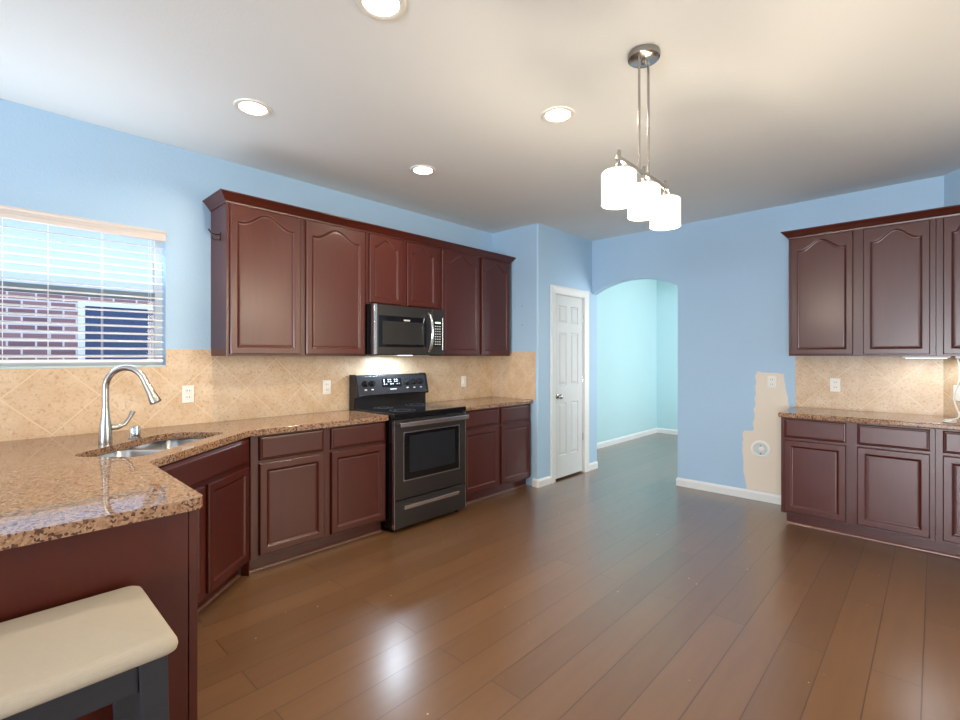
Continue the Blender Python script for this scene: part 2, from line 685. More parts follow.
# ------------------------------------------------------------------ window over the sink
win = struct(bpy.data.objects.new('window_1', None))
COL.objects.link(win)
win['label'] = 'white single hung window above the sink'
yf0, yf1 = YW + .085, YW + .145
b = MB()
fw = 0.04
b.box(WX0, WX0 + fw, yf0, yf1, WZ0, WZ1).box(WX1 - fw, WX1, yf0, yf1, WZ0, WZ1)
b.box(WX0 + fw, WX1 - fw, yf0, yf1, WZ0, WZ0 + fw).box(WX0 + fw, WX1 - fw, yf0, yf1, WZ1 - fw, WZ1)
b.build('window_frame', 'vinyl', win)
b = MB().box(WX0 + fw, WX1 - fw, yf0 + .005, yf0 + .04, 1.735, 1.785, .004)
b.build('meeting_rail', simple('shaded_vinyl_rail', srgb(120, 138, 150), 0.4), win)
MB().box(WX0 + fw, WX1 - fw, yf0 + .040, yf0 + .044, 1.785, WZ1 - fw).build('window_pane', 'glass', win)
MB().box(WX0 + fw, WX1 - fw, yf0 + .020, yf0 + .024, WZ0 + fw, 1.735).build('window_pane', 'glass', win)
MB().box(WX0, WX1, YW - .004, yf0, WZ0 - .003, WZ0 + .010, .003).build('window_sill', simple('pale_sill', srgb(188, 206, 206), 0.4), win)

bl = thing('window_blind', 'white slatted horizontal blind lowered over the sink window', 'window blind', (0, YW, 0))
bx0, bx1 = WX0 + .012, WX1 - .010
b = MB()
vp = [(-.006, 2.113), (-.014, 2.118), (-.014, 2.140), (-.009, 2.144), (-.009, 2.163), (-.016, 2.170), (-.016, 2.182), (.004, 2.184), (.004, 2.113)]
b.prism([(y, z) for y, z in vp], 'x', bx0 - .004, bx1 + .008)
b.build('valance', simple('cream_valance', srgb(208, 198, 190), 0.4), bl)
MB().box(bx0, bx1, .008, .06, 2.135, 2.18, .004).build('head_rail', 'slat', bl)
NS = 16
for k in range(NS):
    z = 1.372 + k * (2.108 - 1.372) / (NS - 0.35)
    b = MB()
    pr = []
    for i in range(7):
        u = -1 + 2 * i / 6
        pr.append((.035 + .025 * u, z + .0035 * (1 - u * u) + 0.0065 * u))
    pr2 = [(y, zz - .0028) for y, zz in pr]
    b.prism(pr + pr2[::-1], 'x', bx0, bx1)
    b.build('slat', 'slat', bl, True)
MB().box(bx0, bx1, .012, .058, 1.330, 1.350, .005).build('bottom_rail', 'slat', bl)
for x in (-.55, -0.22, .10, .285, .53, .775):
    for yy in (.009, .061):
        MB().tube([(x, yy, 1.345), (x, yy, 2.14)], .0012, 6).build('ladder_cord', 'slat', bl)

# ------------------------------------------------------------------ outside
struct(MB().box(-4, 9, 3.95, 14, -0.3, -0.1).build('ground_outside', 'lawn'))
hs = thing('brick_house', 'red brick house wall with a dark window seen through the blind', 'house', (0, 6.9, 0))
MB().box(-3.5, 6, 0, .2, -.1, 2.10).build('brick_wall', 'brick', hs)
MB().box(-3.5, 6, -.02, .2, 2.10, 3.1).build('siding', 'siding', hs)
MB().box(-3.7, 6.2, -.45, .3, 3.1, 3.2).build('eave', 'siding', hs)
fr = MB()
fr.box(0.78, 0.84, -.03, .02, 1.12, 1.99).box(1.66, 1.72, -.03, .02, 1.12, 1.99).box(.84, 1.66, -.03, .02, 1.93, 1.99).box(.84, 1.66, -.03, .02, 1.12, 1.18)
wf = fr.build('window_frame', 'vinyl', hs)
MB().box(.84, 1.66, -.012, .01, 1.18, 1.93).build('pane', 'outside_pane', wf)


# ------------------------------------------------------------------ cabinet parts
def arch_top(u, rise):
    v = min(abs(u) / 0.86, 1.0)
    return rise * 0.5 * (1 + math.cos(PI * v))


def panel_door(name, x0, x1, z0, z1, parent, arch=0.0, fw=0.056, t=0.02, N=24, mat='cherry'):
    cx, hw_ = (x0 + x1) / 2, (x1 - x0) / 2

    def loop(i, y, inner):
        L = [(x0 + i, y, z0 + i), (x1 - i, y, z0 + i)]
        for k in range(N + 1):
            u = 1 - 2 * k / N
            top = z1 - i
            if inner and arch:
                top = z1 - i + .012 - arch + arch_top(u, arch)
            L.append((cx + u * (hw_ - i), y, top))
        return L
    LL = [loop(0, 0, False), loop(0, -t + .005, False), loop(.005, -t, False), loop(fw - .016, -t, True), loop(fw - .011, -t + .0015, True),
          loop(fw - .003, -t + .0085, True), loop(fw + .002, -t + .0095, True), loop(fw + .008, -t + .0085, True)]
    return MB().loops(LL).build(name, mat, parent)


def drawer_front(x0, x1, z0, z1, parent, t=0.02, name='drawer_front'):
    def loop(i, y):
        return [(x0 + i, y, z0 + i), (x1 - i, y, z0 + i), (x1 - i, y, z1 - i), (x0 + i, y, z1 - i)]
    return MB().loops([loop(0, 0), loop(0, -t + .008), loop(.006, -t + .004), (loop(.012, -t + .003)), loop(.018, -t)]).build(name, 'cherry', parent)


def crown(parent, path_fn, z0, z1, o1):
    prof = [(0.0, z0), (0.006, z0), (0.008, z0 + .010), (0.016, z0 + .018), (o1 * .55, z0 + (z1 - z0) * .55), (o1 * .8, z1 - .014), (o1 * .85, z1 - .010), (o1, z1 - .008), (o1, z1), (0.0, z1)]
    rows = [path_fn(o, z) for o, z in prof]
    b = MB()
    b.loops(rows, False, False, closed=False)
    return b.build('crown_moulding', 'cherry', parent)


UZ0, UZ1 = 1.371, 2.395
CZ0, CZ1 = 2.372, 2.436


def upper(name, label, w, loc, rotz, doors, depth=0.298, z0=UZ0, z1=UZ1, arch=0.075, group=None, dz0=None, dz1=2.366, body=None):
    t = thing(name, label, 'wall cabinet', loc, rotz, group)
    if body is None:
        MB().box(0, w, 0, depth, z0, z1, .0015, 1).build('carcass', 'cherry', t)
    else:
        MB().prism(body, 'z', z0, z1).build('carcass', 'cherry', t)
    for xa, xb in doors:
        panel_door('door', xa, xb, dz0 or z0 + .012, dz1, t, arch)
    return t


yuf = 3.345     # face of the range-wall uppers
G = 'cherry wall cabinets over the range counter'
upper('wall_cabinet', 'double door cherry wall cabinet nearest the window, coat hook on its side', 1.052, (1.123, yuf, 0), 0,
      [(.020, .496), (.541, 1.034)], group=G)
upper('wall_cabinet', 'short cherry wall cabinet directly above the microwave', .785, (2.178, yuf, 0), 0,
      [(.026, .350), (.408, .752)], z0=1.795, dz0=1.806, arch=.06, group=G)
upper('wall_cabinet', 'double door cherry wall cabinet between the microwave and the pantry', 1.022, (2.966, yuf, 0), 0,
      [(.026, .528), (.566, 1.000)], group=G)
t = thing('crown_moulding', 'stained crown moulding running along the top of the range wall cabinets', 'moulding')
crown(t, lambda o, z: [(1.123 - o, YW, z), (1.123 - o, yuf - o, z), (3.99 + o, yuf - o, z), (3.99 + o, YW, z)], CZ0, CZ1, .052).name = 'crown_strip'
MB().box(1.125, 3.988, yuf + .002, YW - .002, CZ1 - .02, CZ1 - .006).build('top_board', 'cherry', t)

# bar cabinets on the back wall (local x runs along -Y of the room)
xuf, yl = 4.812, 0.912
G2 = 'cherry wall cabinets over the bar counter'
R90 = -PI / 2
upper('wall_cabinet', 'double door cherry wall cabinet over the bar counter with bare wall beside it', .917, (xuf, yl, 0), R90,
      [(.018, .440), (.503, .886)], depth=XB - xuf - .002, group=G2)
ang = math.tan(math.radians(38))
dU = XB - xuf - .004
gap0 = AL[1]


def wall_y(x):   # y of the angled wall at a given x
    return AL[1] - (AL[0] - x) * ang


lx = lambda y: yl - y
upper('wall_cabinet', 'cherry wall cabinet meeting the angled wall, white cord below it', .3, (xuf, yl, 0), R90,
      [(.955, lx(wall_y(xuf)) - .012)], group=G2,
      body=[(.919, 0), (lx(wall_y(xuf)) - .006, 0), (lx(wall_y(XB - .004)) - .006, dU), (.919, dU)])
t = thing('crown_moulding', 'stained crown moulding along the top of the bar wall cabinets', 'moulding')
ye = wall_y(xuf - .05) + .01
crown(t, lambda o, z: [(XB, yl + o, z), (xuf - o, yl + o, z), (xuf - o, wall_y(xuf - o) + .004, z)], CZ0, CZ1, .05).name = 'crown_strip'
MB().prism([(xuf + .002, yl - .002), (XB - .002, yl - .002), (XB - .002, AL[1] + .01), (xuf + .002, wall_y(xuf) + .01)], 'z', CZ1 - .02, CZ1 - .006).build('top_board', 'cherry', t)

# ---- base cabinets
BT = 0.874      # top of the cabinet boxes, underside of the slab
ZC = 0.912      # counter surface


def base(name, label, w, loc, rotz, doors, drawers, depth=0.55, group=None, body=None, toe=0.062, kick=None, dz=(.115, .692), wz=(.712, .862), kick_h=.095):
    t = thing(name, label, 'base cabinet', loc, rotz, group)
    if body is None:
        MB().box(0, w, 0, depth, kick_h, BT, .0015, 1).build('carcass', 'cherry', t)
        k0, k1 = kick or (0, w)
        MB().box(k0, k1, toe, depth, 0, kick_h).build('toe_kick', 'cherry', t)
    else:
        MB().prism(body, 'z', kick_h, BT).build('carcass', 'cherry', t)
        k0, k1 = kick
        MB().box(k0, k1, toe, toe + .018, 0, kick_h).build('toe_kick', 'cherry', t)
    b = MB()
    q = [(toe - .0135 * math.cos(a), .0135 * math.sin(a)) for a in [PI / 2 * i / 4 for i in range(5)]] + [(toe, 0)]
    b.prism(q, 'x', k0, k1)
    b.build('shoe_moulding', 'cherry_edge', t)
    for xa, xb in doors:
        panel_door('door', xa, xb, dz[0], dz[1], t, 0, .058)
    for xa, xb in drawers:
        drawer_front(xa, xb, wz[0], wz[1], t)
    return t


ybf = 3.09
G = 'cherry base cabinets under the granite counters'
A = Vector((1.185, 3.09, 0))
phi = math.radians(42)
ed = Vector((math.cos(phi), math.sin(phi), 0))
nd = Vector((-math.sin(phi), math.cos(phi), 0))
A = A + nd * 0.014
base('base_cabinet', 'two door cherry base cabinet between the sink corner and the range', 1.012, (1.178, ybf, 0), 0,
     [(.050, .490), (.543, .999)], [(.050, .486), (.543, .999)], group=G)
base('base_cabinet', 'two door cherry base cabinet between the range and the pantry', 1.03, (2.995, ybf, 0), 0,
     [(.030, .506), (.549, 1.012)], [(.030, .506), (.549, 1.012)], group=G)
# diagonal corner sink base: local x along the diagonal, origin at the corner by the range run
LD = 0.905
body = [(-LD, 0), (0, 0), (.20, .42), (-.35, .75), (-LD - .1, .35)]
body = [(-LD, 0), (-.002, 0), (-.002, .05), (-LD, .05)]
sb = base('base_cabinet', 'diagonal corner cherry sink base below the faucet with a glossy false drawer', LD, (A.x, A.y, 0), phi,
          [(-.455, -.035), (-.895, -.492)], [(-.875, -.035)], body=body, kick=(-LD, -.005), toe=.07, group=G)
MB().box(-.002, .006, .004, .05, .0, BT - .001).build('corner_filler', 'cherry', sb)
# end cabinet leg of the counter facing the stool
pen = thing('peninsula_cabinet', 'cherry panelled end of the counter leg behind the beige stool', 'base cabinet', (0, 0, 0), 0, G)
YP = 1.772
MB().box(-1.0, .478, YP, YP + .02, 0, BT).build('end_panel', 'cherry', pen)
MB().box(.480, .506, YP - .003, YP + .03, 0, BT, .002).build('corner_stile', 'cherry', pen)
MB().box(-1.0, .505, YP + .022, 2.44, .095, BT).build('carcass', 'cherry', pen)
MB().box(-1.0, .43, YP + .022, 2.44, 0, .095).build('toe_kick', 'cherry', pen)

# bar base cabinets
xbf = 4.54
base('base_cabinet', 'two door cherry base cabinet of the bar beside the bare plaster patch', .915, (xbf, .914, 0), R90,
     [(.025, .427), (.493, .889)], [(.025, .427), (.493, .889)], group=G, kick=(.028, .915), depth=XB - xbf - .004)
dB = XB - xbf - .006
base('base_cabinet', 'cherry base cabinet of the bar running into the angled wall', .4, (xbf, .914, 0), R90,
     [(.953, lx(wall_y(xbf)) - .05)], [(.953, lx(wall_y(xbf)) - .05)], group=G, kick=(.915, lx(wall_y(xbf)) - .01),
     body=[(.917, 0), (lx(wall_y(xbf)) - .004, 0), (lx(wall_y(XB - .006)) - .004, dB), (.917, dB)])


# ---- granite counters
def slab(name, label, outline, z0=BT, z1=ZC, hole=None, bev=.010):
    bm = bmesh.new()
    def ring(pts):
        vs = [bm.verts.new((x, y, z1)) for x, y in pts]
        return [bm.edges.new((vs[i], vs[(i + 1) % len(vs)])) for i in range(len(vs))]
    es = ring(outline)
    if hole:
        es += ring(hole)
    bmesh.ops.triangle_fill(bm, use_beauty=True, use_dissolve=False, edges=es)
    r = bmesh.ops.extrude_face_region(bm, geom=bm.faces[:])
    vs = [v for v in r['geom'] if isinstance(v, bmesh.types.BMVert)]
    bmesh.ops.translate(bm, verts=vs, vec=(0, 0, z0 - z1))
    m = MB()
    m.bm.free()
    m.bm = bm
    o = m.build(name, 'granite', None, False, None, bev, 3)
    return tag(o, label, 'countertop')


def loc2(e, n):
    p = A + ed * e + nd * n
    return (p.x, p.y)


def rounded(c, r, a0, a1, k=6):
    return [(c[0] + r * math.cos(a0 + (a1 - a0) * i / k), c[1] + r * math.sin(a0 + (a1 - a0) * i / k)) for i in range(k + 1)]


# sink cut-out in diagonal coordinates: a wide D shape
def sink_outline(g=0.0):
    e0, e1, n0, n1 = -.815 + g, -.105 - g, .085 + g, .435 - g
    pts = []
    r0 = .05
    pts += [(e0 + r0 + r0 * math.cos(a), n0 + r0 + r0 * math.sin(a)) for a in [PI + PI / 2 * i / 5 for i in range(6)]]
    pts += [(e1 - r0 + r0 * math.cos(a), n0 + r0 + r0 * math.sin(a)) for a in [-PI / 2 + PI / 2 * i / 5 for i in range(6)]]
    r1 = .15
    pts += [(e1 - r1 + r1 * math.cos(a), n1 - r1 + r1 * math.sin(a)) for a in [PI / 2 * i / 7 for i in range(8)]]
    r2 = .09
    pts += [(e0 + r2 + r2 * math.cos(a), n1 - r2 + r2 * math.sin(a)) for a in [PI / 2 + PI / 2 * i / 7 for i in range(8)]]
    return pts


so = sink_outline()
yfr = 3.055
# diagonal edge line offset -.02 from A
off = -.018
P1 = A + nd * off
tt = (yfr - P1.y) / ed.y
Q1 = P1 + ed * tt
tt2 = (.517 - P1.x) / ed.x
Q2 = P1 + ed * tt2
outl = [(-1.05, 1.73)] + rounded((.517 - .03, 1.73 + .03), .03, -PI / 2, 0) + [(Q2.x, Q2.y), (Q1.x, Q1.y), (2.193, yfr), (2.193, YW - .001), (-1.05, YW - .001)]
slab('countertop', 'brown speckled granite counter with the sink, wrapping from stool to range', outl, hole=[loc2(*p) for p in so])
slab('countertop', 'short brown granite counter between the range and the pantry wall', [(2.988, yfr), (XS - .002, yfr), (XS - .002, YW - .001), (2.988, YW - .001)])
xcf = 4.497
slab('countertop', 'brown granite bar counter beside the bare plaster patch', [(xcf, wall_y(xcf) + .004), (xcf, .928), (XB - .002, .928), (XB - .002, AL[1] + .004)])

# ---- undermount sink
sk = thing('kitchen_sink', 'stainless double bowl sink under the granite in the corner', 'sink', (A.x, A.y, 0), phi)
div = -.44


def bowl(e0, e1, n0, n1, zt=BT - .002, dep=.19):
    def rr(i, z, r):
        pts = []
        for cx, cy, a in ((e0 + i + r, n0 + i + r, PI), (e1 - i - r, n0 + i + r, 1.5 * PI), (e1 - i - r, n1 - i - r, 0), (e0 + i + r, n1 - i - r, PI / 2)):
            pts += [(cx + r * math.cos(a + PI / 2 * k / 5), cy + r * math.sin(a + PI / 2 * k / 5), z) for k in range(6)]
        return pts
    b = MB()
    b.loops([rr(-.018, zt, .08), rr(0, zt, .065), rr(.004, zt - .01, .06), rr(.012, zt - dep + .04, .06), rr(.04, zt - dep, .05), rr(.12, zt - dep - .004, .02)], False, True)
    return b


bowl(-.835, div - .02, .065, .452).build('bowl', 'steel', sk, True)
bowl(div + .02, -.085, .065, .452).build('bowl', 'steel', sk, True)
MB().lathe((-.64, .27, BT - .2), [(.04, 0), (.045, .006), (.03, .004)], 20).build('drain', 'chrome', sk, True)
MB().lathe((-.26, .27, BT - .2), [(.04, 0), (.045, .006), (.03, .004)], 20).build('drain', 'chrome', sk, True)

# ---- faucet
fx, fy = loc2(-.505, .500)
fa = thing('kitchen_faucet', 'brushed nickel gooseneck faucet standing behind the corner sink', 'faucet', (fx, fy, ZC), phi)
b = MB()
b.lathe((0, 0, 0), [(.0295, 0), (.030, .004), (.029, .03), (.028, .075), (.024, .11), (.0195, .14), (.0172, .16), (.0165, .19)], 24)
b.build('body', 'nickel', fa, True)
path = [(0, 0, .18), (0, 0, .28)]
rA = .108
for k in range(0, 15):
    a = PI - (PI - math.radians(22)) * k / 14
    path.append((0, -rA - rA * math.cos(a), .290 + rA * math.sin(a)))
MB().tube(path, .0155, 16).build('spout', 'nickel', fa, True)
pe, pd = Vector(path[-1]), (Vector(path[-1]) - Vector(path[-2])).normalized()
MB().lathe(pe, [(.0160, -.006), (.0165, .02), (.0175, .03), (.020, .075), (.027, .122), (.026, .128), (.012, .126)], 20, pd).build('spray_head', 'nickel', fa, True)
b = MB()
b.tube([(0, 0, .085), (.045, -.028, .083), (.060, -.036, .088)], [.017, .015, .013], 14)
b.tube([(.052, -.032, .084), (.072, -.046, .095), (.090, -.058, .125), (.104, -.067, .16)], [.012, .012, .010, .0125], 12)
b.build('lever_handle', 'nickel', fa, True)
gx, gy = loc2(-.322, .482)
ag = thing('air_gap_cap', 'small chrome air gap cap beside the faucet', 'air gap', (gx, gy, ZC))
MB().lathe((0, 0, 0), [(.031, 0), (.032, .003), (.030, .005)], 20).build('flange', 'nickel', ag, True)
MB().lathe((0, 0, .005), [(.026, 0), (.026, .052), (.024, .060), (.019, .063)], 20).build('cap', 'chrome', ag, True)


# ---- tile backsplash (structure)
TZ = 1.415
b = MB()
b.box(-1.05, WX0, YW - .010, YW - .0005, ZC, TZ).box(WX1, XS - .0005, YW - .010, YW - .0005, ZC, TZ).box(WX0, WX1, YW - .010, YW - .0005, ZC, WZ0 - .004)
struct(b.build('trim_1', 'tile_range'))['label'] = 'diagonal beige stone tile behind the range counter'
struct(MB().box(XS - .010, XS - .0005, 3.028, YW - .0105, ZC, TZ, .002).build('trim_2', 'tile_side'))['label'] = 'beige tile return on the pantry side wall'
struct(MB().box(XB - .010, XB - .0005, AL[1] + .002, .918, ZC, UZ0 - .002).build('trim_3', 'tile_bar'))['label'] = 'pale tile behind the bar counter'
q0 = Vector((AL[0], AL[1], 0)) + AD * .002
q1 = Vector((AL[0], AL[1], 0)) + AD * .78
struct(MB().prism([(p.x, p.y) for p in (q0, q1, q1 - perp * .009, q0 - perp * .009)], 'z', ZC + .001, UZ0 - .002).build('trim_4', 'tile_bar_end'))['label'] = 'tile on the angled wall at the bar'


# ------------------------------------------------------------------ range
rg = thing('kitchen_range', 'black stainless electric range standing between the base cabinets', 'range', (2.206, 3.0, 0))
RW = .768
b = MB()
b.box(0.0, RW, .028, .62, .03, .885, .003)
b.build('body', 'black_gloss', rg)
for x in (.05, RW - .05):
    for y in (.07, .57):
        MB().lathe((x, y, 0), [(.018, 0), (.018, .006), (.010, .008), (.010, .03)], 12).build('foot', 'black_gloss', rg)
ct = MB().box(-.004, RW + .004, -.006, .60, .886, .926, .007, 3).build('cooktop', 'black_glass', rg)
for (x, y, r) in ((.2, .16, .105), (.57, .16, .085), (.2, .43, .08), (.57, .43, .105)):
    b = MB()
    for rr_ in (r, r * .62):
        b.lathe((x, y, .9262), [(rr_, 0), (rr_, .0005), (rr_ - .003, .0005), (rr_ - .003, 0)], 40, cap0=False, cap1=False)
    b.build('burner_ring', 'grey_mark', ct)
dr = MB()
dz0, dz1, wx0, wx1, wz0_, wz1_ = .255, .874, .088, .688, .395, .772


def rect(x0, x1, z0, z1, y):
    return [(x0, y, z0), (x1, y, z0), (x1, y, z1), (x0, y, z1)]


dr.loops([rect(0.003, RW - .003, dz0, dz1, .028), rect(0.003, RW - .003, dz0, dz1, .003), rect(.007, RW - .007, dz0 + .004, dz1 - .004, 0),
          rect(wx0, wx1, wz0_, wz1_, 0), rect(wx0 + .006, wx1 - .006, wz0_ + .006, wz1_ - .006, .006)])
od = dr.build('oven_door', 'slate_steel', rg)
MB().loops([rect(wx0 - .003, wx1 + .003, wz0_ - .003, wz1_ + .003, .0002), rect(wx0 - .003, wx1 + .003, wz0_ - .003, wz1_ + .003, -.003),
            rect(wx0 + .004, wx1 - .004, wz0_ + .004, wz1_ - .004, -.003), rect(wx0 + .004, wx1 - .004, wz0_ + .004, wz1_ - .004, .0045)], False, False).build('window_trim', 'steel_bright', od)
MB().box(wx0 + .005, wx1 - .005, .001, .004, wz0_ + .005, wz1_ - .005).build('door_glass', 'black_glass', od)
MB().box(wx0 + .06, wx1 - .05, -.0004, .002, wz0_ + .055, wz1_ - .03).build('oven_window', 'oven_window', od)
b = MB()
pth = [(.022, -.045, .842), (RW / 2, -.050, .842), (RW - .022, -.045, .842)]
hp = [(-.062, .826), (-.052, .820), (-.040, .824), (-.036, .842), (-.040, .858), (-.052, .862), (-.062, .856)]
b.prism(hp, 'x', .018, RW - .018)
b.box(.03, .07, -.045, .002, .830, .854, .004).box(RW - .07, RW - .03, -.045, .002, .830, .854, .004)
b.build('door_handle', 'steel_bright', od, bevel=.003)
dw = MB().loops([rect(0.003, RW - .003, .035, .246, .028), rect(0.003, RW - .003, .035, .246, .003), rect(.007, RW - .007, .039, .242, 0)]).build('storage_drawer', 'slate_steel', rg)
b = MB()
b.box(.095, RW - .085, -.012, .001, .185, .203, .004).box(.095, RW - .085, -.004, .001, .170, .186, .002)
b.build('drawer_pull', 'steel_bright', dw)
for x in (-.001, RW - .004):
    MB().box(x, x + .005, .0, .03, .035, .874).build('side_trim', 'steel_bright', rg)
# backguard
b = MB()
b.prism([(.545, .90), (.545, 1.03), (.64, 1.03), (.64, .90)], 'x', .0, RW)
b.build('lower_backguard', 'black_gloss', rg)
bgp = MB()
bgp.prism([(.518, 1.028), (.512, 1.036), (.548, 1.196), (.560, 1.205), (.632, 1.205), (.632, 1.028)], 'x', .012, RW - .012)
bgd = bgp.build('control_panel', 'panel_steel', rg, bevel=.003)
for x in (-.006, RW - .012):
    b = MB()
    b.prism([(.510, 1.02), (.505, 1.036), (.544, 1.200), (.558, 1.210), (.634, 1.210), (.634, .905), (.560, .905), (.548, 1.02)], 'x', x, x + .018)
    b.build('end_cap', 'black_gloss', bgd, bevel=.003)
sl = Vector((0, .036, .160)).normalized()      # up the slope
on = Vector((0, -sl.z, sl.y))                    # outward
cpo = Vector((0, .512, 1.036))


def onpanel(x, s, out):
    p = cpo + sl * s + on * out
    return Vector((x, p.y, p.z))


def panel_box(x0, x1, s0, s1, o0, o1, name, mat, parent):
    b = MB()
    b.loops([[onpanel(x0, s0, o), onpanel(x1, s0, o), onpanel(x1, s1, o), onpanel(x0, s1, o)] for o in (o0, o1)])
    return b.build(name, mat, parent)


dis = panel_box(.262, .472, .062, .138, -.001, .003, 'display', 'black_glass', bgd)
for s in (.082, .104, .122):
    for i in range(8):
        if (i + int(s * 1000)) % 3:
            panel_box(.276 + i * .023, .289 + i * .023, s, s + .008, .002, .0036, 'display_mark', 'mark', dis)
panel_box(.34, .41, .035, .044, -.001, .0012, 'badge', 'badge', bgd)
for x in (.088, .155, .533, .612, .690):
    b = MB()
    c = onpanel(x, .098, 0)
    b.lathe(c, [(.027, -.002), (.027, .008), (.0225, .011), (.0215, .026), (.018, .029)], 24, on)
    k = b.build('knob', 'black_gloss', bgd, True)
    b = MB()
    b.loops([[onpanel(x - .004, .080, o), onpanel(x + .004, .080, o), onpanel(x + .004, .118, o), onpanel(x - .004, .118, o)] for o in (.027, .034)])
    b.build('knob_grip', 'slate_steel', k)
    panel_box(x - .012, x + .012, .040, .050, -.001, .0008, 'knob_print', 'mark', k)

# ------------------------------------------------------------------ microwave
mw = thing('microwave', 'black stainless microwave mounted below the short wall cabinet', 'microwave', (2.183, 3.245, 1.372))
MWW, MH = .757, .42
MB().box(0, MWW, .03, .385, 0.006, MH, .003).build('body', 'black_gloss', mw)
md = MB()
mx1 = .612
md.loops([rect(.004, mx1, .012, MH - .004, .03), rect(.004, mx1, .012, MH - .004, .004), rect(.010, mx1 - .004, .016, MH - .008, 0)])
mdo = md.build('microwave_door', 'slate_steel', mw)
MB().box(.048, .548, -.002, .002, .072, .330, .002).build('door_glass', 'black_glass', mdo)
MB().box(.085, .520, -.0028, -.001, .095, .285).build('window_mesh', 'mw_window', mdo)
MB().box(.0035, .034, -.003, .028, .011, MH - .003, .003).build('door_edge', 'steel_bright', mdo)
MB().box(.30, .365, -.0032, -.001, .292, .305).build('badge', 'badge', mdo)
b = MB()
for dx, bow in ((0, 1),):
    path = []
    for k in range(17):
        u = -1 + 2 * k / 16
        path.append((.566, -.004 - .055 * (1 - u * u) ** .6 - .004, .205 + u * .165))
    b.tube(path, [.013] * 17, 12)
b.build('door_handle', 'chrome', mdo, True)
cp = MB().box(mx1 + .003, MWW - .004, 0.0, .03, .012, MH - .004, .003).build('control_panel', 'slate_steel', mw)
kp = MB().box(mx1 + .022, MWW - .030, -.003, .002, .085, .315, .002).build('keypad', 'black_glass', cp)
for r in range(8):
    for c in range(3):
        x = mx1 + .032 + c * .026
        z = .098 + r * .023
        MB().box(x, x + .016, -.0038, -.002, z, z + .010).build('key', 'mark', kp)
MB().box(mx1 + .034, MWW - .044, -.0038, -.002, .288, .304).build('clock', 'led', kp)
MB().box(MWW - .022, MWW - .006, -.003, .028, .05, .345, .003).build('panel_edge', 'steel_bright', cp)
b = MB()
b.box(.1, .3, .09, .3, 0.001, .006).box(.46, .66, .09, .3, .001, .006)
b.build('grease_filter', 'steel', mw)
MB().box(.30, .44, .055, .085, 0.0, .006, .002).build('task_lamp', 'task_lamp', mw)
l = bpy.data.lights.new('microwave_task_lamp', 'AREA')
l.shape = 'RECTANGLE'
l.size, l.size_y = .14, .05
l.energy = 7
l.color = (0.70, 0.85, 1.0)
o = bpy.data.objects.new('microwave_task_lamp', l)
COL.objects.link(o)
o.parent = mw
o.location = (.37, .20, -.004)


# ------------------------------------------------------------------ outlets and switches
def outlet(name, label, loc, rotz, kind='outlet', group=None):
    t = thing(name, label, 'outlet' if kind == 'outlet' else 'wall plate', loc, rotz, group)
    b = MB().box(-.036, .036, -.006, 0, -.058, .058, .003)
    b.build('cover_plate', 'plastic', t)
    if kind == 'outlet':
        for z in (.022, -.022):
            rc_ = MB().box(-.017, .017, -.009, -.004, z - .017, z + .017, .004).build('receptacle', 'plastic', t)
            b = MB()
            b.box(-.009, -.006, -.0095, -.008, z - .004, z + .008).box(.006, .009, -.0095, -.008, z - .004, z + .008)
            b.build('slot', 'hole', rc_)
    elif kind == 'switch':
        MB().box(-.017, .017, -.010, -.004, -.033, .033, .003).build('rocker', 'plastic', t)
    return t


yo = YW - .0105
GO = 'white outlets on tile'
outlet('wall_outlet', 'white outlet on tile between the sink window and the wall cabinets', (.981, yo, 1.115), 0, group=GO)
outlet('wall_outlet', 'white outlet on tile just beside the range below the first cabinet', (1.991, yo, 1.114), 0, group=GO)
outlet('wall_plate', 'white wall plate on tile between the range and the pantry', (3.574, yo, 1.10), 0, 'switch')
xo = XB - .0105
outlet('wall_outlet', 'white outlet on the pale tile above the bar counter', (xo, .624, 1.12), R90, group=GO)
outlet('wall_outlet', 'white outlet in the bare plaster patch above the round wall fitting', (XB - .002, 1.103, 1.127), R90)
angz = math.atan2(AD.y, AD.x)
pc = Vector((AL[0], AL[1], 1.095)) + AD * .135 - perp * .0095
outlet('wall_plate', 'white plate on the angled tile behind the hanging white cord', tuple(pc), angz + PI if False else math.atan2(perp.y, perp.x) - PI / 2, 'blank')

# bare plaster patch on the back wall
ol = [(1.232, 1.215), (1.205, 1.225), (1.19, 1.212), (1.10, 1.213), (1.002, 1.207), (1.004, 1.14), (.990, 1.05), (.975, .95), (.955, .86), (.93, .80), (.93, .088),
      (1.318, .088), (1.322, .13), (1.338, .22), (1.345, .32), (1.352, .42), (1.350, .50), (1.352, .59), (1.340, .648), (1.295, .652), (1.262, .655), (1.258, .70), (1.262, .74),
      (1.250, .79), (1.255, .85), (1.243, .90), (1.247, .98), (1.238, 1.03), (1.246, 1.08), (1.236, 1.13), (1.243, 1.18)]
random.seed(11)
ol2 = []
for i, p in enumerate(ol):
    q = ol[(i + 1) % len(ol)]
    ol2.append(p)
    if p[0] > .94 and q[0] > .94 and 0.1 < p[1]:
        for f in (.33, .66):
            ol2.append((p[0] + (q[0] - p[0]) * f + random.uniform(-.006, .006), p[1] + (q[1] - p[1]) * f + random.uniform(-.003, .003)))
pt = MB().prism(ol2, 'x', XB - .0012, XB + .001).build('plaster_patch', 'bare')
pt.parent = back
pt['label'] = 'unpainted cream plaster patch with ragged edges'

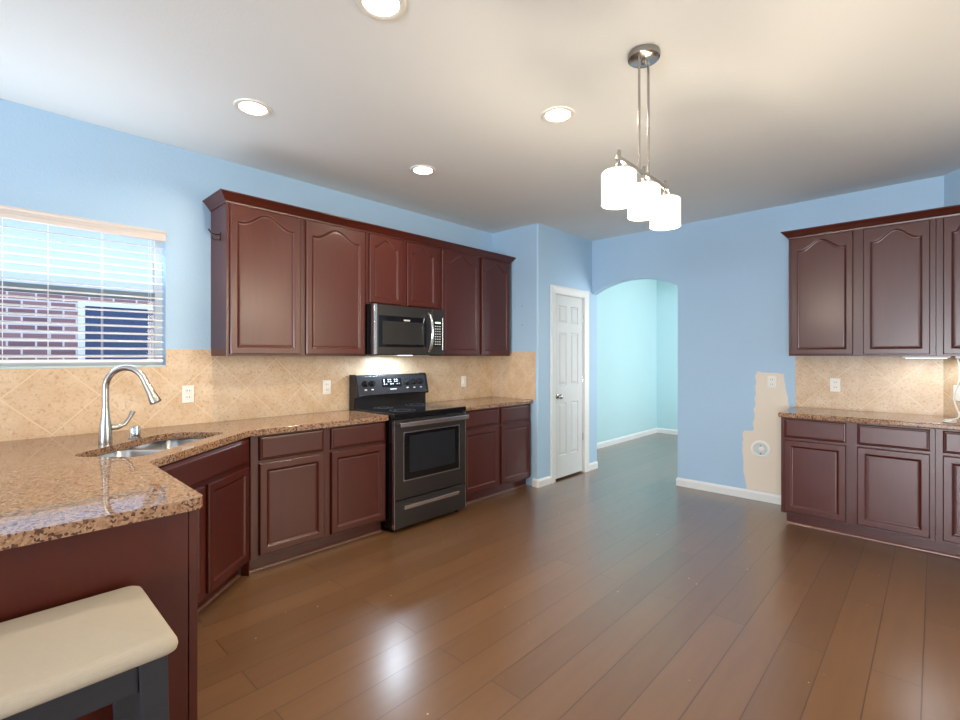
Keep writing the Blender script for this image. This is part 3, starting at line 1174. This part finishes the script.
wf_ = thing('wall_vent_ring', 'round white duct fitting set in the bare plaster patch near the floor', 'wall vent', (XB - .0015, 1.196, .487), R90)
b = MB()
b.lathe((0, 0, 0), [(.083, 0), (.083, -.006), (.076, -.010), (.062, -.010), (.057, -.005), (.055, -.001)], 36, (0, 1, 0))
b.build('ring', 'plastic', wf_, True)
MB().lathe((0, -.0015, 0), [(.056, 0), (.056, -.001), (.03, -.001)], 32, (0, 1, 0)).build('recess', simple('pale_blue_duct', srgb(196, 212, 214), 0.4), wf_, True)
b = MB()
b.lathe((.006, -.001, .004), [(.022, 0), (.022, -.010), (.014, -.013)], 20, (0, 1, 0))
b.build('inner_cap', 'plastic', wf_, True)
MB().box(-.006, .006, -.008, -.001, -.046, -.036).build('clip', 'grey_mark', wf_)
MB().box(-.005, .005, -.008, -.001, .030, .038).build('clip', 'grey_mark', wf_)

# coat hook on the cabinet side and nails in the pantry side wall
hk = thing('coat_hook', 'small dark double coat hook on the wall cabinet side by the window', 'hook', (1.123, 3.46, 2.17))
MB().box(-.004, 0, -.012, .012, -.032, .03, .003).build('hook_plate', 'bronze', hk)
MB().tube([(-.003, 0, .012), (-.03, 0, .006), (-.055, 0, .014), (-.07, 0, .036)], [.005, .0045, .0045, .006], 10).build('prong', 'bronze', hk, True)
MB().tube([(-.003, 0, -.012), (-.022, 0, -.026), (-.042, 0, -.028), (-.052, 0, -.012)], [.005, .0045, .0045, .006], 10).build('prong', 'bronze', hk, True)
for z, l in ((1.905, 'small dark anchor hole in the pantry side wall, the higher one'), (1.702, 'small dark anchor hole in the pantry side wall, the lower one')):
    o = MB().lathe((0, 0, 0), [(.004, .002), (.004, -.003), (.002, -.006)], 10, (1, 0, 0)).build('wall_anchor', 'hole')
    o.location = (XS - .001, 3.208, z)
    tag(o, l, 'wall anchor')

# ------------------------------------------------------------------ bar: strip lamp, cord, power brick
sl_ = thing('strip_lamp', 'thin lit white under-cabinet strip lamp above the bar counter', 'lamp', (4.90, .055, UZ0))
MB().box(-.02, .02, -.14, .13, -.016, 0, .006).build('lamp_housing', 'strip_light', sl_)
MB().box(-.012, .012, -.12, .11, -.019, -.0155, .001).build('diffuser', 'strip_glow', sl_)
l = bpy.data.lights.new('strip_lamp_light', 'AREA')
l.shape = 'RECTANGLE'
l.size, l.size_y = .03, .24
l.energy = 1.4
l.color = (0.84, 0.93, 1.0)
o = bpy.data.objects.new('strip_lamp_light', l)
COL.objects.link(o)
o.parent = sl_
o.location = (0, -.005, -.022)
cd = thing('power_cable', 'loose white cord hanging below the bar cabinet onto the counter', 'cord')
pts = [(4.92, -.115, 1.372), (4.90, -.130, 1.30), (4.86, -.128, 1.20), (4.845, -.108, 1.12), (4.835, -.100, 1.06), (4.80, -.112, 1.0), (4.77, -.124, .962), (4.73, -.115, .935), (4.70, -.075, .925), (4.66, -.045, .921), (4.61, -.045, .919), (4.585, -.07, .919), (4.60, -.10, .919), (4.65, -.10, .924), (4.66, -.06, .9265), (4.62, -.055, .926), (4.60, -.085, .926)]


def smooth_path(P, k=5):
    P = [Vector(p) for p in P]
    out = []
    for i in range(len(P) - 1):
        a, b_, c, d = P[max(i - 1, 0)], P[i], P[i + 1], P[min(i + 2, len(P) - 1)]
        for j in range(k):
            t_ = j / k
            out.append(0.5 * ((2 * b_) + (c - a) * t_ + (2 * a - 5 * b_ + 4 * c - d) * t_ ** 2 + (3 * b_ - a - 3 * c + d) * t_ ** 3))
    out.append(P[-1])
    return out


MB().tube(smooth_path(pts), .0055, 8).build('cable', 'plastic', cd, True)
MB().box(4.865, 4.90, -.135, -.105, 1.352, 1.372, .004).build('plug', 'plastic', cd)
pb = thing('power_strip', 'flat white power strip lying on the bar counter by the cord', 'power strip', (4.76, -.215, ZC), .5)
MB().box(-.11, .10, -.028, .028, 0, .026, .006).build('housing', 'plastic', pb)
for x in (-.06, 0, .06):
    MB().box(x - .012, x + .012, -.012, .012, .0255, .0275, .001).build('socket', 'mark', pb)

# ------------------------------------------------------------------ lights
def downlight(x, y, label):
    t = thing('recessed_light', label, 'ceiling light', (x, y, H), 0, 'recessed ceiling lights')
    MB().lathe((0, 0, 0), [(.098, .0), (.096, -.006), (.085, -.009), (.072, -.005), (.070, 0)], 36).build('trim_ring', 'plastic', t, True)
    MB().lathe((0, 0, -.001), [(.070, 0), (.070, -.003), (.05, -.0045)], 32).build('lens', 'lens', t, True)
    l = bpy.data.lights.new('downlight_lamp', 'AREA')
    l.shape = 'DISK'
    l.size = .10
    l.energy = 11
    l.color = (1.0, 0.84, 0.64)
    l.spread = math.radians(150)
    o = bpy.data.objects.new('downlight_lamp', l)
    COL.objects.link(o)
    o.parent = t
    o.location = (0, 0, -.012)
    return t


downlight(1.093, 1.573, 'lit recessed ceiling light nearest the camera, above the stool')
downlight(1.066, 2.761, 'lit recessed ceiling light over the corner sink by the window')
downlight(2.304, 1.571, 'lit recessed ceiling light closest to the hanging lamp')
downlight(2.297, 2.768, 'lit recessed ceiling light in front of the range')

pl = thing('pendant_lamp', 'nickel hanging lamp with three white drum shades in a row', 'pendant lamp', (2.108, .967, H))
MB().lathe((0, 0, 0), [(.070, 0), (.072, -.012), (.070, -.026), (.062, -.032), (.010, -.036)], 36).build('canopy', 'nickel', pl, True)
zb = 2.205 - H
for x in (-.048, .048):
    MB().tube([(x, 0, -.03), (x, 0, zb)], .0055, 12).build('rod', 'nickel', pl, True)
MB().lathe((0, 0, -.036), [(.012, .004), (.012, -.012), (.006, -.018)], 14).build('finial', 'nickel', pl, True)
MB().box(-.262, .262, -.007, .007, zb - .010, zb + .010, .002).build('bar', 'nickel', pl)
for x in (-.24, 0, .24):
    s = MB().lathe((x, 0, zb), [(.007, .034), (.009, .030), (.009, -.02), (.017, -.026), (.019, -.055), (.030, -.060), (.030, -.066)], 20).build('socket', 'nickel', pl, True)
    zt, zbm = zb - .058, zb - .195
    b = MB()
    b.lathe((x, 0, 0), [(.020, zt), (.066, zt), (.072, zt - .006), (.072, zbm), (.067, zbm), (.067, zt - .012), (.018, zt - .006)], 36, cap0=False, cap1=False)
    sh = b.build('shade', 'shade', pl, True)
    MB().lathe((x, 0, zbm), [(.066, .010), (.066, .007), (.03, .006)], 32).build('diffuser', 'bulb', sh, True)
    for zz, en in ((zbm - .10, 9), (zt + .035, 3.5)):     # light leaving the open bottom and top of the shade
        l = bpy.data.lights.new('pendant_bulb', 'POINT')
        l.energy = en
        l.color = (1.0, 0.84, 0.64)
        l.shadow_soft_size = .03
        o = bpy.data.objects.new('pendant_bulb', l)
        COL.objects.link(o)
        o.parent = pl
        o.location = (x + (.045 if zz > zbm else 0), 0, zz)

# ------------------------------------------------------------------ stool
stl = thing('counter_stool', 'beige linen stool on charcoal wooden legs at the counter end', 'stool', (0.10, 1.542, 0))
SX, SY = .244, .205
b = MB()
def seat_ring(ins, z):
    hx, hy, r = SX - ins, SY - ins, max(.012, .028 - ins * .15)
    pts = []
    for cx, cy, a in ((-hx + r, -hy + r, PI), (hx - r, -hy + r, 1.5 * PI), (hx - r, hy - r, 0), (-hx + r, hy - r, PI / 2)):
        pts += [(cx + r * math.cos(a + PI / 2 * k / 6), cy + r * math.sin(a + PI / 2 * k / 6), z) for k in range(7)]
    return pts


rings = [seat_ring(.03, .650), seat_ring(.006, .650), seat_ring(.0, .655), seat_ring(-.002, .664), seat_ring(.0, .674), seat_ring(.005, .683), seat_ring(.014, .6895), seat_ring(.028, .693)]
for ins in (.05, .08, .11, .14, .165):
    rings.append(seat_ring(ins, .693 + .012 * (1 - (1 - (ins - .028) / .15) ** 2)))
b.loops(rings)
b.build('seat', 'linen', stl, True)
lxo, lyo = .192, .165
for sx in (-1, 1):
    for sy in (-1, 1):
        b = MB()
        w = .029
        L = []
        for z, o, ww in ((0, .018, .022), (.650, 0, w)):
            cx_, cy_ = sx * (lxo + o), sy * (lyo + o)
            L.append([(cx_ - ww, cy_ - ww, z), (cx_ + ww, cy_ - ww, z), (cx_ + ww, cy_ + ww, z), (cx_ - ww, cy_ + ww, z)])
        b.loops(L).build('leg', 'charcoal_wood', stl, bevel=.003)
for sy in (-1, 1):
    MB().box(-lxo + .028, lxo - .028, sy * lyo - .012 + sy * .008, sy * lyo + .012 + sy * .008, .580, .650, .002).build('apron', 'charcoal_wood', stl)
for sx in (-1, 1):
    MB().box(sx * lxo - .012, sx * lxo + .012, -lyo + .028, lyo - .028, .580, .650, .002).build('apron', 'charcoal_wood', stl)
    MB().box(sx * (lxo + .012) - .011, sx * (lxo + .012) + .011, -lyo + .012, lyo - .012, .20, .24, .002).build('stretcher', 'charcoal_wood', stl)
MB().box(-lxo - .0, lxo + .0, -lyo - .022, -lyo + .0, .14, .18, .002).build('stretcher', 'charcoal_wood', stl)
MB().box(-lxo - .0, lxo + .0, lyo, lyo + .022, .14, .18, .002).build('stretcher', 'charcoal_wood', stl)
